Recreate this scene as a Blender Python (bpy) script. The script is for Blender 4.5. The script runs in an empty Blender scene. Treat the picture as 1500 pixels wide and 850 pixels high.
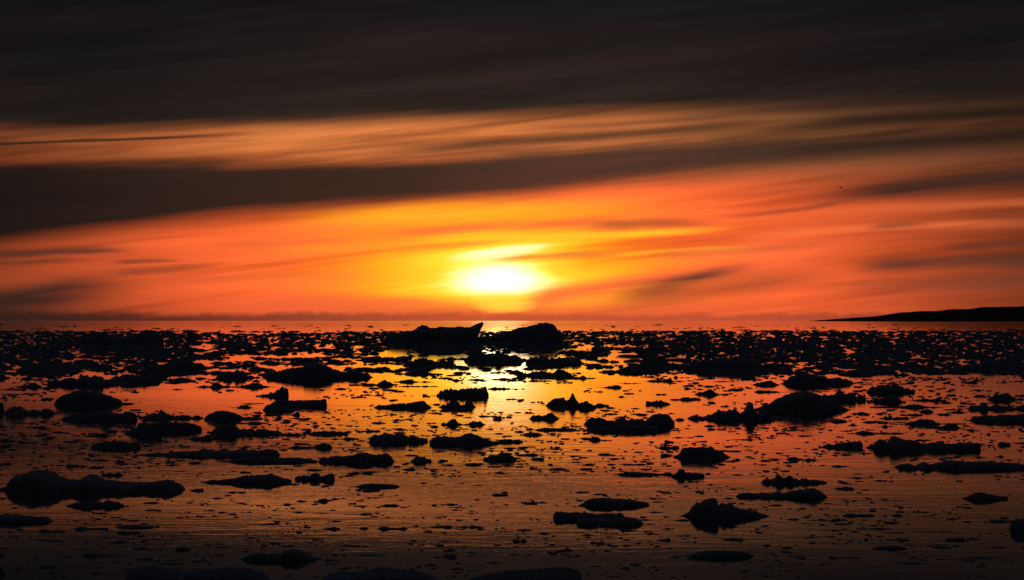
import bpy, math, random
import numpy as np
from mathutils import noise as mn, Vector

SC = bpy.context.scene
COL = SC.collection
R = math.radians
rng = random.Random(7)

# ------------------------------------------------------------------ camera
CAM_H, FPX, HZ = 4.0, 3528.0, 470.0        # eye height (m), focal length and horizon row of the 1500 x 850 photograph
cd = bpy.data.cameras.new('camera')
cam = bpy.data.objects.new('camera', cd)
COL.objects.link(cam)
cam.location = (0, 0, CAM_H)
cam.rotation_euler = (R(90), 0, 0)
cd.sensor_width = 36.0
cd.lens = FPX / 1500.0 * 36.0
cd.shift_y = (HZ - 425.0) / 1500.0
cd.clip_start, cd.clip_end = 0.5, 200000.0
SC.camera = cam

# ------------------------------------------------------------------ view
SC.view_settings.view_transform = 'Standard'
SC.view_settings.look = 'None'
SC.view_settings.exposure = 0.0
SC.view_settings.gamma = 1.0
SC.view_settings.use_curve_mapping = False
SC.cycles.max_bounces = 6
SC.cycles.sample_clamp_indirect = 6.0

SUN_AZ, SUN_EL = R(-0.28), R(0.94)

# ------------------------------------------------------------------ world: Nishita sky + cloud layers by direction
W = bpy.data.worlds.new('World')
SC.world = W
W.use_nodes = True
NT = W.node_tree
NT.nodes.clear()


class E:
    """a value in a node tree, with arithmetic"""
    def __init__(s, nt, sock): s.nt, s.s = nt, sock
    def _m(s, op, *a, clamp=False):
        n = s.nt.nodes.new('ShaderNodeMath'); n.operation = op; n.use_clamp = clamp
        for i, x in enumerate((s,) + a):
            if isinstance(x, E): s.nt.links.new(x.s, n.inputs[i])
            else: n.inputs[i].default_value = float(x)
        return E(s.nt, n.outputs[0])
    def __add__(s, o): return s._m('ADD', o)
    __radd__ = __add__
    def __sub__(s, o): return s._m('SUBTRACT', o)
    def __rsub__(s, o): return (s * -1.0) + o
    def __mul__(s, o): return s._m('MULTIPLY', o)
    __rmul__ = __mul__
    def __truediv__(s, o): return s._m('DIVIDE', o)
    def sqrt(s): return s._m('SQRT')
    def exp(s): return s._m('EXPONENT')
    def abs(s): return s._m('ABSOLUTE')
    def max(s, o): return s._m('MAXIMUM', o)
    def min(s, o): return s._m('MINIMUM', o)
    def step(s, a, b):
        """smooth step from 0 at a to 1 at b"""
        n = s.nt.nodes.new('ShaderNodeMapRange'); n.interpolation_type = 'SMOOTHSTEP'
        s.nt.links.new(s.s, n.inputs['Value'])
        for k, x in (('From Min', a), ('From Max', b)):
            if isinstance(x, E): s.nt.links.new(x.s, n.inputs[k])
            else: n.inputs[k].default_value = float(x)
        return E(s.nt, n.outputs['Result'])
    def fall(s, a, b): return 1.0 - s.step(a, b)
    def curve(s, pts, xr, yr):
        """piecewise curve through pts; xr, yr: ranges the points are scaled by"""
        n = s.nt.nodes.new('ShaderNodeFloatCurve')
        x = (s - xr[0]) * (1.0 / (xr[1] - xr[0]))
        s.nt.links.new(x.s, n.inputs['Value'])
        c = n.mapping.curves[0]
        P = [((a - xr[0]) / (xr[1] - xr[0]), (b - yr[0]) / (yr[1] - yr[0])) for a, b in pts]
        while len(c.points) < len(P): c.points.new(0.5, 0.5)
        for q, p in zip(c.points, P): q.location = p
        n.mapping.update()
        return E(s.nt, n.outputs[0]) * (yr[1] - yr[0]) + yr[0]


def noise(nt, x, y, z, detail=4, rough=0.55, dist=0.0):
    c = nt.nodes.new('ShaderNodeCombineXYZ')
    for i, a in enumerate((x, y, z)):
        if isinstance(a, E): nt.links.new(a.s, c.inputs[i])
        else: c.inputs[i].default_value = float(a)
    n = nt.nodes.new('ShaderNodeTexNoise')
    n.inputs['Scale'].default_value = 1.0
    n.inputs['Detail'].default_value = detail
    n.inputs['Roughness'].default_value = rough
    n.inputs['Distortion'].default_value = dist
    nt.links.new(c.outputs[0], n.inputs['Vector'])
    return E(nt, n.outputs['Fac'])


class CL:
    """a colour in a node tree"""
    def __init__(s, nt, sock): s.nt, s.s = nt, sock
    def op(s, blend, o, fac=1.0):
        n = s.nt.nodes.new('ShaderNodeMix'); n.data_type = 'RGBA'; n.blend_type = blend
        n.clamp_factor = True
        if isinstance(fac, E): s.nt.links.new(fac.s, n.inputs[0])
        else: n.inputs[0].default_value = fac
        s.nt.links.new(s.s, n.inputs[6])
        if isinstance(o, (CL, E)): s.nt.links.new(o.s, n.inputs[7])
        else: n.inputs[7].default_value = tuple(o) + (1,)
        return CL(s.nt, n.outputs[2])
    def mix(s, o, fac): return s.op('MIX', o, fac)
    def add(s, o, fac=1.0): return s.op('ADD', o, fac)
    def mul(s, o, fac=1.0): return s.op('MULTIPLY', o, fac)


def ramp(nt, fac, stops, scale):
    """colour ramp over 0..scale with linear stops"""
    n = nt.nodes.new('ShaderNodeValToRGB')
    nt.links.new((fac * (1.0 / scale)).s, n.inputs[0])
    e = n.color_ramp.elements
    while len(e) < len(stops): e.new(0.5)
    for q, (p, c) in zip(e, sorted(stops)):
        q.position = p / scale; q.color = tuple(c) + (1,)
    return CL(nt, n.outputs[0])


def build_sky():
    nt = NT
    tc = nt.nodes.new('ShaderNodeTexCoord')
    sep = nt.nodes.new('ShaderNodeSeparateXYZ')
    nt.links.new(tc.outputs['Generated'], sep.inputs[0])
    dx, dy, dz = (E(nt, sep.outputs[i]) for i in range(3))
    az = dx._m('ARCTAN2', dy)
    el = dz._m('ARCSINE')
    u = az * (FPX / 100.0 * 1.01) + 7.5           # one unit = 1.62 degrees of azimuth
    v = el * (FPX / 100.0)                         # one unit = 1.62 degrees of height
    XR, YR = (-1.0, 16.0), (0.0, 5.0)

    # -- soft warps so that no edge is ruled
    n1 = noise(nt, u * 0.24, (v - u * 0.10) * 1.3, 3.1, 4, 0.55) - 0.5
    n2 = noise(nt, u * 0.22, (v - u * 0.09) * 4.2, 8.7, 5, 0.58, 0.25) - 0.5     # long thin streaks
    n3 = noise(nt, u * 0.16, (v - u * 0.05) * 2.2, 1.9, 4, 0.55) - 0.5
    n4 = noise(nt, u * 0.50, (v - u * 0.09) * 7.0, 5.5, 3, 0.5, 0.2) - 0.5
    n7 = noise(nt, u * 0.15, (v - u * 0.11) * 2.8, 12.3, 4, 0.5, 0.3) - 0.5

    # -- the glow of the low sun behind thin cloud
    sx = u - 7.32
    sy = v - 0.57
    low = sy.fall(-0.05, 0.0)
    syy = sy * (1.0 + low * 0.45)
    r0 = ((sx * 0.42) * (sx * 0.42) + syy * syy + 1e-5).sqrt()
    r = r0 + (n2 * 1.05 + n1 * 0.30 + n4 * 0.30) * r0.step(0.05, 0.75)
    col = ramp(nt, r.max(0.0), [
        (0.00, (2.6, 2.00, 1.30)), (0.18, (2.3, 1.55, 0.85)), (0.28, (1.8, 1.00, 0.14)), (0.38, (1.55, 0.68, 0.030)), (0.70, (1.45, 0.46, 0.014)),
        (1.00, (1.35, 0.300, 0.020)), (1.40, (1.20, 0.185, 0.031)), (1.9, (0.95, 0.132, 0.032)), (2.6, (0.68, 0.095, 0.027)),
        (3.3, (0.40, 0.066, 0.023)), (5.0, (0.16, 0.038, 0.018)), (9.0, (0.016, 0.011, 0.012)), (20.0, (0.0065, 0.0075, 0.0100))], 20.0)
    # brighter and dimmer streaks
    lum = (0.94 + n2 * 1.3 + n3 * 0.8 + n4 * 0.9).max(0.2)
    lum = lum.min(1.3)
    cmb = nt.nodes.new('ShaderNodeCombineXYZ')
    for i in range(3): nt.links.new(lum.s, cmb.inputs[i])
    col = col.mul(E(nt, cmb.outputs[0]), r0.step(0.5, 1.6) * 0.85)
    # redder air low down, browner orange high up
    col = col.mix((0.86, 0.108, 0.034), v.fall(0.05, 0.70) * r0.step(0.45, 1.25) * sx.abs().fall(2.5, 7.0) * 0.8)
    col = col.mix((0.58, 0.185, 0.050), v.step(1.8, 2.6) * sx.abs().fall(3.0, 10.0) * 0.85)
    col = col.mix((0.80, 0.125, 0.036), v.fall(0.10, 0.40) * (r0 + n2 * 0.6).step(0.10, 0.48) * sx.abs().fall(2.0, 5.0) * 0.9)
    gl = (1.02 + n2 * 2.0 + n4 * 1.4 + n1 * 0.5).max(0.45).min(1.25)
    cm2 = nt.nodes.new('ShaderNodeCombineXYZ')
    for i in range(3): nt.links.new(gl.s, cm2.inputs[i])
    col = col.mul(E(nt, cm2.outputs[0]), v.step(2.0, 2.4))
    # dimmer towards both sides
    col = col.mul((0.42, 0.50, 0.55), sx.abs().step(3.6, 8.4) * 0.7)
    # loose thin veils drawn out by the wind
    col = col.mul((0.60, 0.50, 0.55), n7.step(0.02, 0.20) * r0.step(0.35, 1.0) * 0.75)
    col = col.mul((0.42, 0.58, 0.75), v.step(1.5, 2.25) * u.step(8.6, 12.6) * 0.8)

    def cover(col, op, dark):
        return col.mix(dark, op)

    def streak(pts, hw, u0, u1, op, sf=0.0, wob=0.16):
        c = u.curve(pts, XR, YR)
        dd = (v - c + n1 * wob + n4 * wob * 0.6).abs()
        m = dd.fall(hw * sf, hw * (1.9 - 0.3 * sf))
        m = m * u.step(u0[0], u0[1]) if u0 else m
        m = m * u.fall(u1[0], u1[1]) if u1 else m
        return m * (n4 * 1.3 + 1.0).max(0.45).min(1.0) * op

    # -- clear twilight air behind everything
    sky = nt.nodes.new('ShaderNodeTexSky')
    sky.sky_type = 'NISHITA'
    sky.sun_disc = False
    sky.sun_elevation = SUN_EL
    sky.sun_rotation = SUN_AZ
    sky.air_density, sky.dust_density = 1.0, 1.0
    col = col.add(CL(nt, sky.outputs[0]), 0.0006)

    # -- thin reddish veils across the glow
    veil = (0.62, 0.11, 0.035)
    for pts, hw, a, b, op, *c in [
            ([(4.0, 1.42), (6, 1.56), (7.5, 1.62), (10, 1.70), (12, 1.72)], 0.13, (3.8, 5.8), (6.8, 10.2), 0.75, (1.4, 0.50, 0.018)),
            ([(6.2, 1.14), (8, 1.23), (10, 1.30), (11, 1.36)], 0.045, (6.2, 7.4), (9.4, 11.0), 0.8, (1.5, 0.60, 0.025)),
            ([(8.4, 0.93), (10, 1.01), (11.5, 1.09)], 0.032, (8.6, 9.4), (10.4, 11.4), 0.8, (1.4, 0.50, 0.02)),
            ([(3.5, 1.06), (5, 1.10), (6.5, 1.20)], 0.05, (3.6, 4.8), (5.4, 6.6), 0.6, (1.0, 0.30, 0.025)),
            ([(10.5, 1.20), (12, 1.30), (14, 1.38), (16, 1.46)], 0.055, (10.4, 11.6), (13.6, 16.0), 0.55, (1.0, 0.195, 0.052)),
            ([(12, 1.56), (14, 1.66), (16, 1.74)], 0.07, (11.6, 13.0), None, 0.45, (0.85, 0.165, 0.048)),
            ([(7.2, 0.12), (8, 0.35), (9, 0.52), (10, 0.66), (12, 0.86)], 0.13, (7.35, 8.1), (10.4, 13.0), 0.85, (0.88, 0.125, 0.042)),
            ([(4.0, 0.26), (6, 0.27), (7.2, 0.16)], 0.09, (3.0, 4.4), (6.0, 7.0), 0.6, (0.88, 0.125, 0.038)),
            ([(4.8, 1.20), (7.0, 1.34), (9, 1.45), (11, 1.52)], 0.075, (4.8, 6.4), (8.6, 10.2), 0.85, (0.86, 0.150, 0.034)),
            ([(5, 1.02), (7.0, 1.12), (9, 1.20), (11, 1.3)], 0.035, (5.4, 6.3), (6.9, 7.8), 0.45),
            ([(6, 0.84), (7.7, 0.91), (8.6, 0.97), (11, 1.08)], 0.045, (6.7, 7.7), (8.4, 9.4), 0.8),
            ([(3, 1.10), (5, 1.17), (6, 1.22)], 0.05, (2.8, 3.6), (4.6, 5.6), 0.4),
            ([(9, 0.90), (10.5, 1.02), (12, 1.12), (13, 1.20)], 0.045, (9.0, 10.0), (11.4, 12.6), 0.7),
            ([(2, 0.55), (5, 0.66), (6, 0.7)], 0.07, (1.5, 3.0), (4.2, 6.0), 0.4)]:
        col = cover(col, streak(pts, hw, a, b, op), veil if len(c) == 0 else c[0])

    # -- a slit of glare above the white core
    slit = (((sx - 0.02) / 0.68) * ((sx - 0.02) / 0.68) + ((v - 1.00 - sx * 0.13) / 0.085) * ((v - 1.00 - sx * 0.13) / 0.085) + n4 * 3.0 + n2 * 2.5)
    col = col.add((0.20, 0.62, 0.75), slit.fall(-0.6, 1.7) * 0.75)
    col = col.add((0.10, 0.25, 0.02), slit.fall(0.0, 5.0) * 0.6)

    lobe = (((sx - 0.05) / 0.40) * ((sx - 0.05) / 0.40) + ((v - 0.27) / 0.13) * ((v - 0.27) / 0.13) + n4 * 1.6)
    col = col.mix((1.6, 0.72, 0.06), lobe.fall(0.0, 2.2) * 0.85)

    # -- grey brown wisps
    wisp = (0.085, 0.032, 0.020)
    for pts, hw, a, b, op, dk in [
            ([(9, 0.42), (9.6, 0.50), (10.6, 0.70), (11.2, 0.80)], 0.10, (8.8, 10.0), (10.2, 11.3), 0.95, (0.12, 0.042, 0.024)),
            ([(8, 0.22), (9.6, 0.36), (11.2, 0.55), (12.5, 0.70)], 0.12, (8.6, 9.6), (11.0, 12.6), 0.55, (0.12, 0.035, 0.022)),
            ([(-1, 0.95), (0, 0.96), (1.3, 1.01), (2.2, 1.03)], 0.05, None, (1.4, 2.1), 0.85, wisp),
            ([(-1, 0.80), (0, 0.82), (1.1, 0.86), (2, 0.9)], 0.04, None, (0.7, 1.4), 0.6, wisp),
            ([(1.4, 0.84), (2.2, 0.88), (3, 0.92)], 0.03, (1.5, 1.9), (2.3, 2.9), 0.6, wisp),
            ([(-1, 0.18), (0, 0.30), (1.0, 0.42), (1.8, 0.52)], 0.17, None, (0.8, 2.4), 1.0, (0.05, 0.020, 0.014)),
            ([(1.4, 0.68), (2.2, 0.72), (3.0, 0.80), (4, 0.86)], 0.045, (1.5, 2.0), (2.6, 3.6), 0.55, wisp),
            ([(8.2, 1.28), (9.3, 1.42), (10.4, 1.44), (12, 1.52)], 0.06, (8.4, 9.1), (9.8, 10.8), 0.6, (0.25, 0.06, 0.03)),
            ([(10, 1.45), (11.5, 1.62), (12.4, 1.74), (13, 1.8)], 0.04, (10.2, 11.4), (12.0, 12.8), 0.5, wisp),
            ([(12, 1.82), (13, 1.90), (14, 2.0), (16, 2.16)], 0.12, (11.6, 13.2), None, 0.92, (0.035, 0.019, 0.014)),
            ([(12.6, 1.33), (13.2, 1.38), (14, 1.40)], 0.05, (12.6, 13.0), (13.2, 13.9), 0.55, wisp),
            ([(12, 0.72), (13, 0.80), (14, 0.86), (16, 0.92)], 0.085, (12.3, 13.1), None, 0.85, wisp),
            ([(13.5, 1.02), (14.3, 1.06), (15, 1.13), (16, 1.2)], 0.05, (13.6, 14.2), None, 0.6, wisp),
            ([(12, 0.42), (13.5, 0.55), (16, 0.65)], 0.12, (11.5, 13.4), None, 0.45, wisp)]:
        col = cover(col, streak(pts, hw, a, b, op, 0.0, 0.20), dk)

    # -- the long slanting cloud band
    lo = u.curve([(-1, 0.94), (0, 1.06), (1.5, 1.25), (4, 1.48), (6, 1.64), (7.5, 1.77), (9, 1.95), (11.4, 2.18), (13, 2.32), (16, 2.55)], XR, YR)
    up = u.curve([(-1, 2.28), (0, 2.30), (2.5, 2.35), (6, 2.44), (7.5, 2.53), (9, 2.60), (11.4, 2.66), (13, 2.74), (16, 2.90)], XR, YR)
    side = u.step(5.0, 13.0)
    vv = v + n1 * 0.16 + n2 * 0.22
    op = (vv + n4 * 0.10 - lo).step(-0.16, 0.24) * (up - vv - n4 * 0.05).step(-0.13, 0.19)
    bandcol = ramp(nt, (u + n3 * 2.0).max(0.0), [
        (0, (0.0095, 0.0075, 0.0065)), (3, (0.020, 0.014, 0.0105)), (6, (0.038, 0.021, 0.014)), (8, (0.058, 0.030, 0.021)),
        (11, (0.052, 0.028, 0.019)), (13, (0.036, 0.020, 0.0145)), (15, (0.030, 0.017, 0.012)), (18, (0.012, 0.009, 0.007))], 18.0)
    col = cover(col, op * (0.985 - side * 0.08), bandcol)

    # -- streaks in the gap above the band
    for pts, hw, a, b, op2, dk in [
            ([(-1, 2.48), (0, 2.53), (2, 2.63), (4, 2.74)], 0.022, None, (2.2, 4.4), 0.85, (0.025, 0.015, 0.01)),
            ([(5, 2.40), (6.5, 2.55), (7.5, 2.63), (9, 2.72), (11, 2.84), (12.5, 2.92)], 0.075, (5.0, 6.8), (10.4, 12.2), 0.8, (0.045, 0.024, 0.016)),
            ([(9, 2.6), (11, 2.75), (12.5, 2.90), (14, 2.98), (16, 3.06)], 0.09, (10.6, 12.6), None, 0.85, (0.022, 0.014, 0.010)),
            ([(7.0, 2.78), (9, 2.88), (10.5, 2.95), (12, 3.0)], 0.05, (7.0, 8.6), (10.0, 11.4), 0.55, (0.07, 0.030, 0.018)),
            ([(10, 2.98), (12, 3.1), (14, 3.2), (16, 3.3)], 0.06, (9.6, 11.5), None, 0.5, (0.022, 0.014, 0.010))]:
        col = cover(col, streak(pts, hw, a, b, op2, 0.1, 0.09), dk)
    # the gap dims to the right
    col = col.mul((0.50, 0.55, 0.62), v.step(2.25, 2.7) * u.step(9.0, 12.6) * 0.8)

    col = col.mul((0.60, 0.62, 0.66), v.step(2.2, 2.5) * u.fall(0.0, 5.0) * 0.8)

    # -- the dark deck over everything
    dl = u.curve([(-1, 2.80), (0, 2.72), (4, 2.80), (6, 2.90), (7.5, 2.92), (9, 2.95), (10.5, 2.96), (12.5, 2.98), (16, 3.05)], XR, YR)
    soft = u.curve([(-1, 0.16), (3, 0.18), (8, 0.26), (12, 0.38), (16, 0.45)], XR, YR)
    d = vv - dl
    op = d.step(soft * -0.45, soft * 0.9)
    deck = ramp(nt, d.max(0.0), [
        (0.0, (0.048, 0.0265, 0.0165)), (0.22, (0.0320, 0.0205, 0.0150)), (0.7, (0.0235, 0.0158, 0.0138)),
        (1.5, (0.0140, 0.0116, 0.0112)), (2.2, (0.0085, 0.0087, 0.0092)), (6.0, (0.0072, 0.0084, 0.0110))], 6.0)
    deck = deck.mul((0.52, 0.60, 0.66), sx.abs().step(1.5, 7.0) * 0.9)
    deck = deck.add((0.0080, 0.0012, 0.0016), (n3 * 4.0 + n2 * 2.0).max(0.0).min(1.0) * d.fall(1.2, 2.2))
    deck = deck.mul((0.55, 0.58, 0.62), (n7 * 2.6 + n4 * 1.2 + 0.35).max(0.0).min(1.0) * d.fall(2.5, 4.0))
    col = cover(col, op, deck)

    # -- low bank of far cloud on the horizon
    n5 = noise(nt, u * 1.1, v * 3.0, 2.2, 4, 0.6) - 0.5
    n6 = noise(nt, u * 5.0, v * 5.0, 4.2, 3, 0.6) - 0.5
    top = u.curve([(-1, 0.16), (1, 0.13), (3, 0.10), (5, 0.11), (8, 0.11), (10, 0.10), (12, 0.11), (16, 0.08)], XR, YR)
    op = (v - top - n5 * 0.14 - n6 * 0.10).fall(-0.06, 0.04)
    bank = ramp(nt, u.max(0.0), [(0, (0.020, 0.012, 0.010)), (2.5, (0.042, 0.018, 0.014)), (4.5, (0.15, 0.035, 0.020)),
                                 (7, (0.48, 0.075, 0.030)), (10, (0.45, 0.072, 0.032)), (12.5, (0.28, 0.05, 0.027)), (16, (0.08, 0.02, 0.015))], 16.0)
    col = cover(col, op * 0.75, bank)
    col = col.mix((0.028, 0.013, 0.010), v.fall(0.02, 0.48) * u.fall(-0.5, 4.8) * 0.9)

    col = CL(nt, col.s).mul((10, 10, 10))
    bg = nt.nodes.new('ShaderNodeBackground')
    bg.inputs['Strength'].default_value = 0.1
    nt.links.new(col.s, bg.inputs['Color'])
    out = nt.nodes.new('ShaderNodeOutputWorld')
    nt.links.new(bg.outputs[0], out.inputs[0])


build_sky()
W.cycles.sampling_method = 'MANUAL'
W.cycles.sample_map_resolution = 2048

# ------------------------------------------------------------------ sun (already veiled by cloud, hence weak)
ld = bpy.data.lights.new('sun', 'SUN')
ld.energy = 0.0006
ld.angle = R(1.4)
ld.color = (1.0, 0.62, 0.25)
sun = bpy.data.objects.new('sun', ld)
COL.objects.link(sun)
sdir = Vector((math.sin(SUN_AZ) * math.cos(SUN_EL), math.cos(SUN_AZ) * math.cos(SUN_EL), math.sin(SUN_EL)))
sun.rotation_euler = (-sdir).to_track_quat('-Z', 'Y').to_euler()

# ------------------------------------------------------------------ materials
def water_material():
    m = bpy.data.materials.new('sea water')
    m.use_nodes = True
    nt = m.node_tree
    b = nt.nodes['Principled BSDF']
    b.inputs['Base Color'].default_value = (0.012, 0.013, 0.016, 1)
    b.inputs['IOR'].default_value = 1.333
    g = nt.nodes.new('ShaderNodeNewGeometry')
    sp = nt.nodes.new('ShaderNodeSeparateXYZ')
    nt.links.new(g.outputs['Position'], sp.inputs[0])
    x, y = E(nt, sp.outputs[0]), E(nt, sp.outputs[1])
    # wind patches: long lanes of calm and ruffled water
    lanes = noise(nt, x * 0.018, y * 0.11, 0.3, 4, 0.6, 0.4)
    lanes2 = noise(nt, x * 0.05, y * 0.45, 5.3, 3, 0.6, 0.3)
    near = (y + (lanes - 0.5) * 1.6).fall(45.2, 46.4)          # ruffled water close to the shore
    mid = (y + (lanes2 - 0.5) * 14.0).fall(60.0, 78.0)
    far = y.step(500.0, 900.0)
    amp = lanes.step(0.40, 0.62) * 0.85 + lanes2.step(0.42, 0.66) * 0.75 + 0.22
    glit = (y + (lanes2 - 0.5) * 10.0).step(55.0, 70.0) * (y + (lanes - 0.5) * 20.0).fall(105.0, 160.0)
    amp = amp + glit * 1.3
    amp = (amp + mid * 0.9) * 0.5 * (1.0 - near * 0.45) * (1.0 - far * 0.7)
    w1 = noise(nt, x * 0.85, y * 1.25, 0.0, 3, 0.55, 1.2) - 0.5
    w2 = noise(nt, x * 4.2, y * 8.0, 7.0, 2, 0.5, 0.4) - 0.5
    w3 = noise(nt, x * 0.2, y * 0.42, 3.0, 3, 0.5, 0.8) - 0.5
    hgt = (w1 * 0.0034 + w2 * 0.0010 + w3 * 0.006) * amp
    bp = nt.nodes.new('ShaderNodeBump')
    bp.inputs['Strength'].default_value = 1.0
    bp.inputs['Distance'].default_value = 1.0
    nt.links.new(hgt.s, bp.inputs['Height'])
    nt.links.new(bp.outputs[0], b.inputs['Normal'])
    ro = (near * 0.004 + mid * 0.008 + far * 0.012 + 0.022)
    nt.links.new(ro.s, b.inputs['Roughness'])
    return m


def ice_material(name, tint):
    m = bpy.data.materials.new(name)
    m.use_nodes = True
    nt = m.node_tree
    b = nt.nodes['Principled BSDF']
    g = nt.nodes.new('ShaderNodeNewGeometry')
    sp = nt.nodes.new('ShaderNodeSeparateXYZ')
    nt.links.new(g.outputs['Position'], sp.inputs[0])
    x, y, z = (E(nt, sp.outputs[i]) for i in range(3))
    n = noise(nt, x * 1.7, y * 1.7, z * 2.5, 5, 0.6)
    dirt = n.step(0.35, 0.75)
    c = ramp(nt, dirt, [(0, tuple(0.50 * t for t in tint)), (0.5, tuple(0.64 * t for t in tint)), (1, tuple(0.78 * t for t in tint))], 1.0)
    nt.links.new(c.s, b.inputs['Base Color'])
    b.inputs['Roughness'].default_value = 0.6
    b.inputs['IOR'].default_value = 1.31
    f = noise(nt, x * 6.0, y * 6.0, z * 9.0, 4, 0.6)
    bp = nt.nodes.new('ShaderNodeBump')
    bp.inputs['Strength'].default_value = 0.5
    bp.inputs['Distance'].default_value = 0.08
    nt.links.new(f.s, bp.inputs['Height'])
    nt.links.new(bp.outputs[0], b.inputs['Normal'])
    return m


def plain_material(name, base, var, scale, rough=0.9):
    m = bpy.data.materials.new(name)
    m.use_nodes = True
    nt = m.node_tree
    b = nt.nodes['Principled BSDF']
    tc = nt.nodes.new('ShaderNodeTexCoord')
    n = nt.nodes.new('ShaderNodeTexNoise')
    n.inputs['Scale'].default_value = scale
    n.inputs['Detail'].default_value = 5
    nt.links.new(tc.outputs['Object'], n.inputs['Vector'])
    c = ramp(nt, E(nt, n.outputs['Fac']), [(0.3, base), (0.7, var)], 1.0)
    nt.links.new(c.s, b.inputs['Base Color'])
    b.inputs['Roughness'].default_value = rough
    return m


M_WATER = water_material()
M_ICE = ice_material('glacier ice', (0.78, 0.92, 1.10))
M_SNOW = ice_material('weathered ice', (0.92, 0.97, 1.04))
M_ROCK = plain_material('dark rock', (0.045, 0.042, 0.040), (0.085, 0.080, 0.075), 0.002)
M_BIRD = plain_material('bird plumage', (0.10, 0.095, 0.09), (0.22, 0.21, 0.20), 6.0, 0.8)


def link_mesh(name, verts, faces, mat, smooth=False, loc=(0, 0, 0)):
    me = bpy.data.meshes.new(name)
    me.from_pydata(verts, [], faces)
    me.materials.append(mat)
    if smooth:
        me.polygons.foreach_set('use_smooth', [True] * len(me.polygons))
    me.update()
    o = bpy.data.objects.new(name, me)
    o.location = loc
    COL.objects.link(o)
    return o


def tag(o, label=None, cat=None, group=None, kind=None):
    if label: o['label'] = label
    if cat: o['category'] = cat
    if group: o['group'] = group
    if kind: o['kind'] = kind
    return o


# ------------------------------------------------------------------ sea
S = 90000.0
sea = link_mesh('sea_water', [(-S, -2000, 0), (S, -2000, 0), (S, S, 0), (-S, S, 0)], [(0, 1, 2, 3)], M_WATER)
tag(sea, 'calm dark sea mirroring the orange sunset', 'sea', kind='structure')

# ------------------------------------------------------------------ headland far off on the right
def headland():
    D0 = 20000.0
    prof = [(1196, 470.4), (1210, 468.6), (1225, 467.6), (1245, 466.4), (1262, 464.6), (1290, 463.4), (1306, 461.8), (1318, 459.4), (1328, 457.0),
            (1345, 456.0), (1370, 455.2), (1400, 453.4), (1430, 451.9), (1460, 450.3), (1500, 447.6), (1560, 444.5), (1640, 441), (1760, 437), (1900, 436), (2100, 441), (2300, 452), (2400, 470)]
    px = np.array([p[0] for p in prof]); py = np.array([p[1] for p in prof])
    nu, nv = 260, 15
    verts, faces = [], []
    for i in range(nu):
        p = 1196 + (2400 - 1196) * (i / (nu - 1)) ** 1.4
        ht = max(0.0, (470.6 - np.interp(p, px, py))) / FPX * D0
        for j in range(nv):
            t = j / (nv - 1) * 2 - 1
            yy = D0 + t * 2200 * (0.25 + 0.75 * min(1, ht / 60))
            zz = ht * max(0.0, 1 - abs(t) ** 1.7) ** 0.7
            zz *= 1 + 0.16 * mn.noise(Vector((p * 0.03, t * 3, 1.7)))
            zz += 2.2 * mn.noise(Vector((p * 0.25, t * 5, 4.4))) * (ht > 6)
            if abs(t) > 0.99: zz = -20
            verts.append(((p - 750) / FPX * D0, yy, zz))
    for i in range(nu - 1):
        for j in range(nv - 1):
            a = i * nv + j
            faces.append((a, a + nv, a + nv + 1, a + 1))
    o = link_mesh('hill', verts, faces, M_ROCK, True)
    tag(o, 'low dark headland sloping into the sea on the right horizon', 'hill', kind='structure')


headland()

# ------------------------------------------------------------------ ice
def px_w(x, d): return (x - 750.0) / FPX * d


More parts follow.
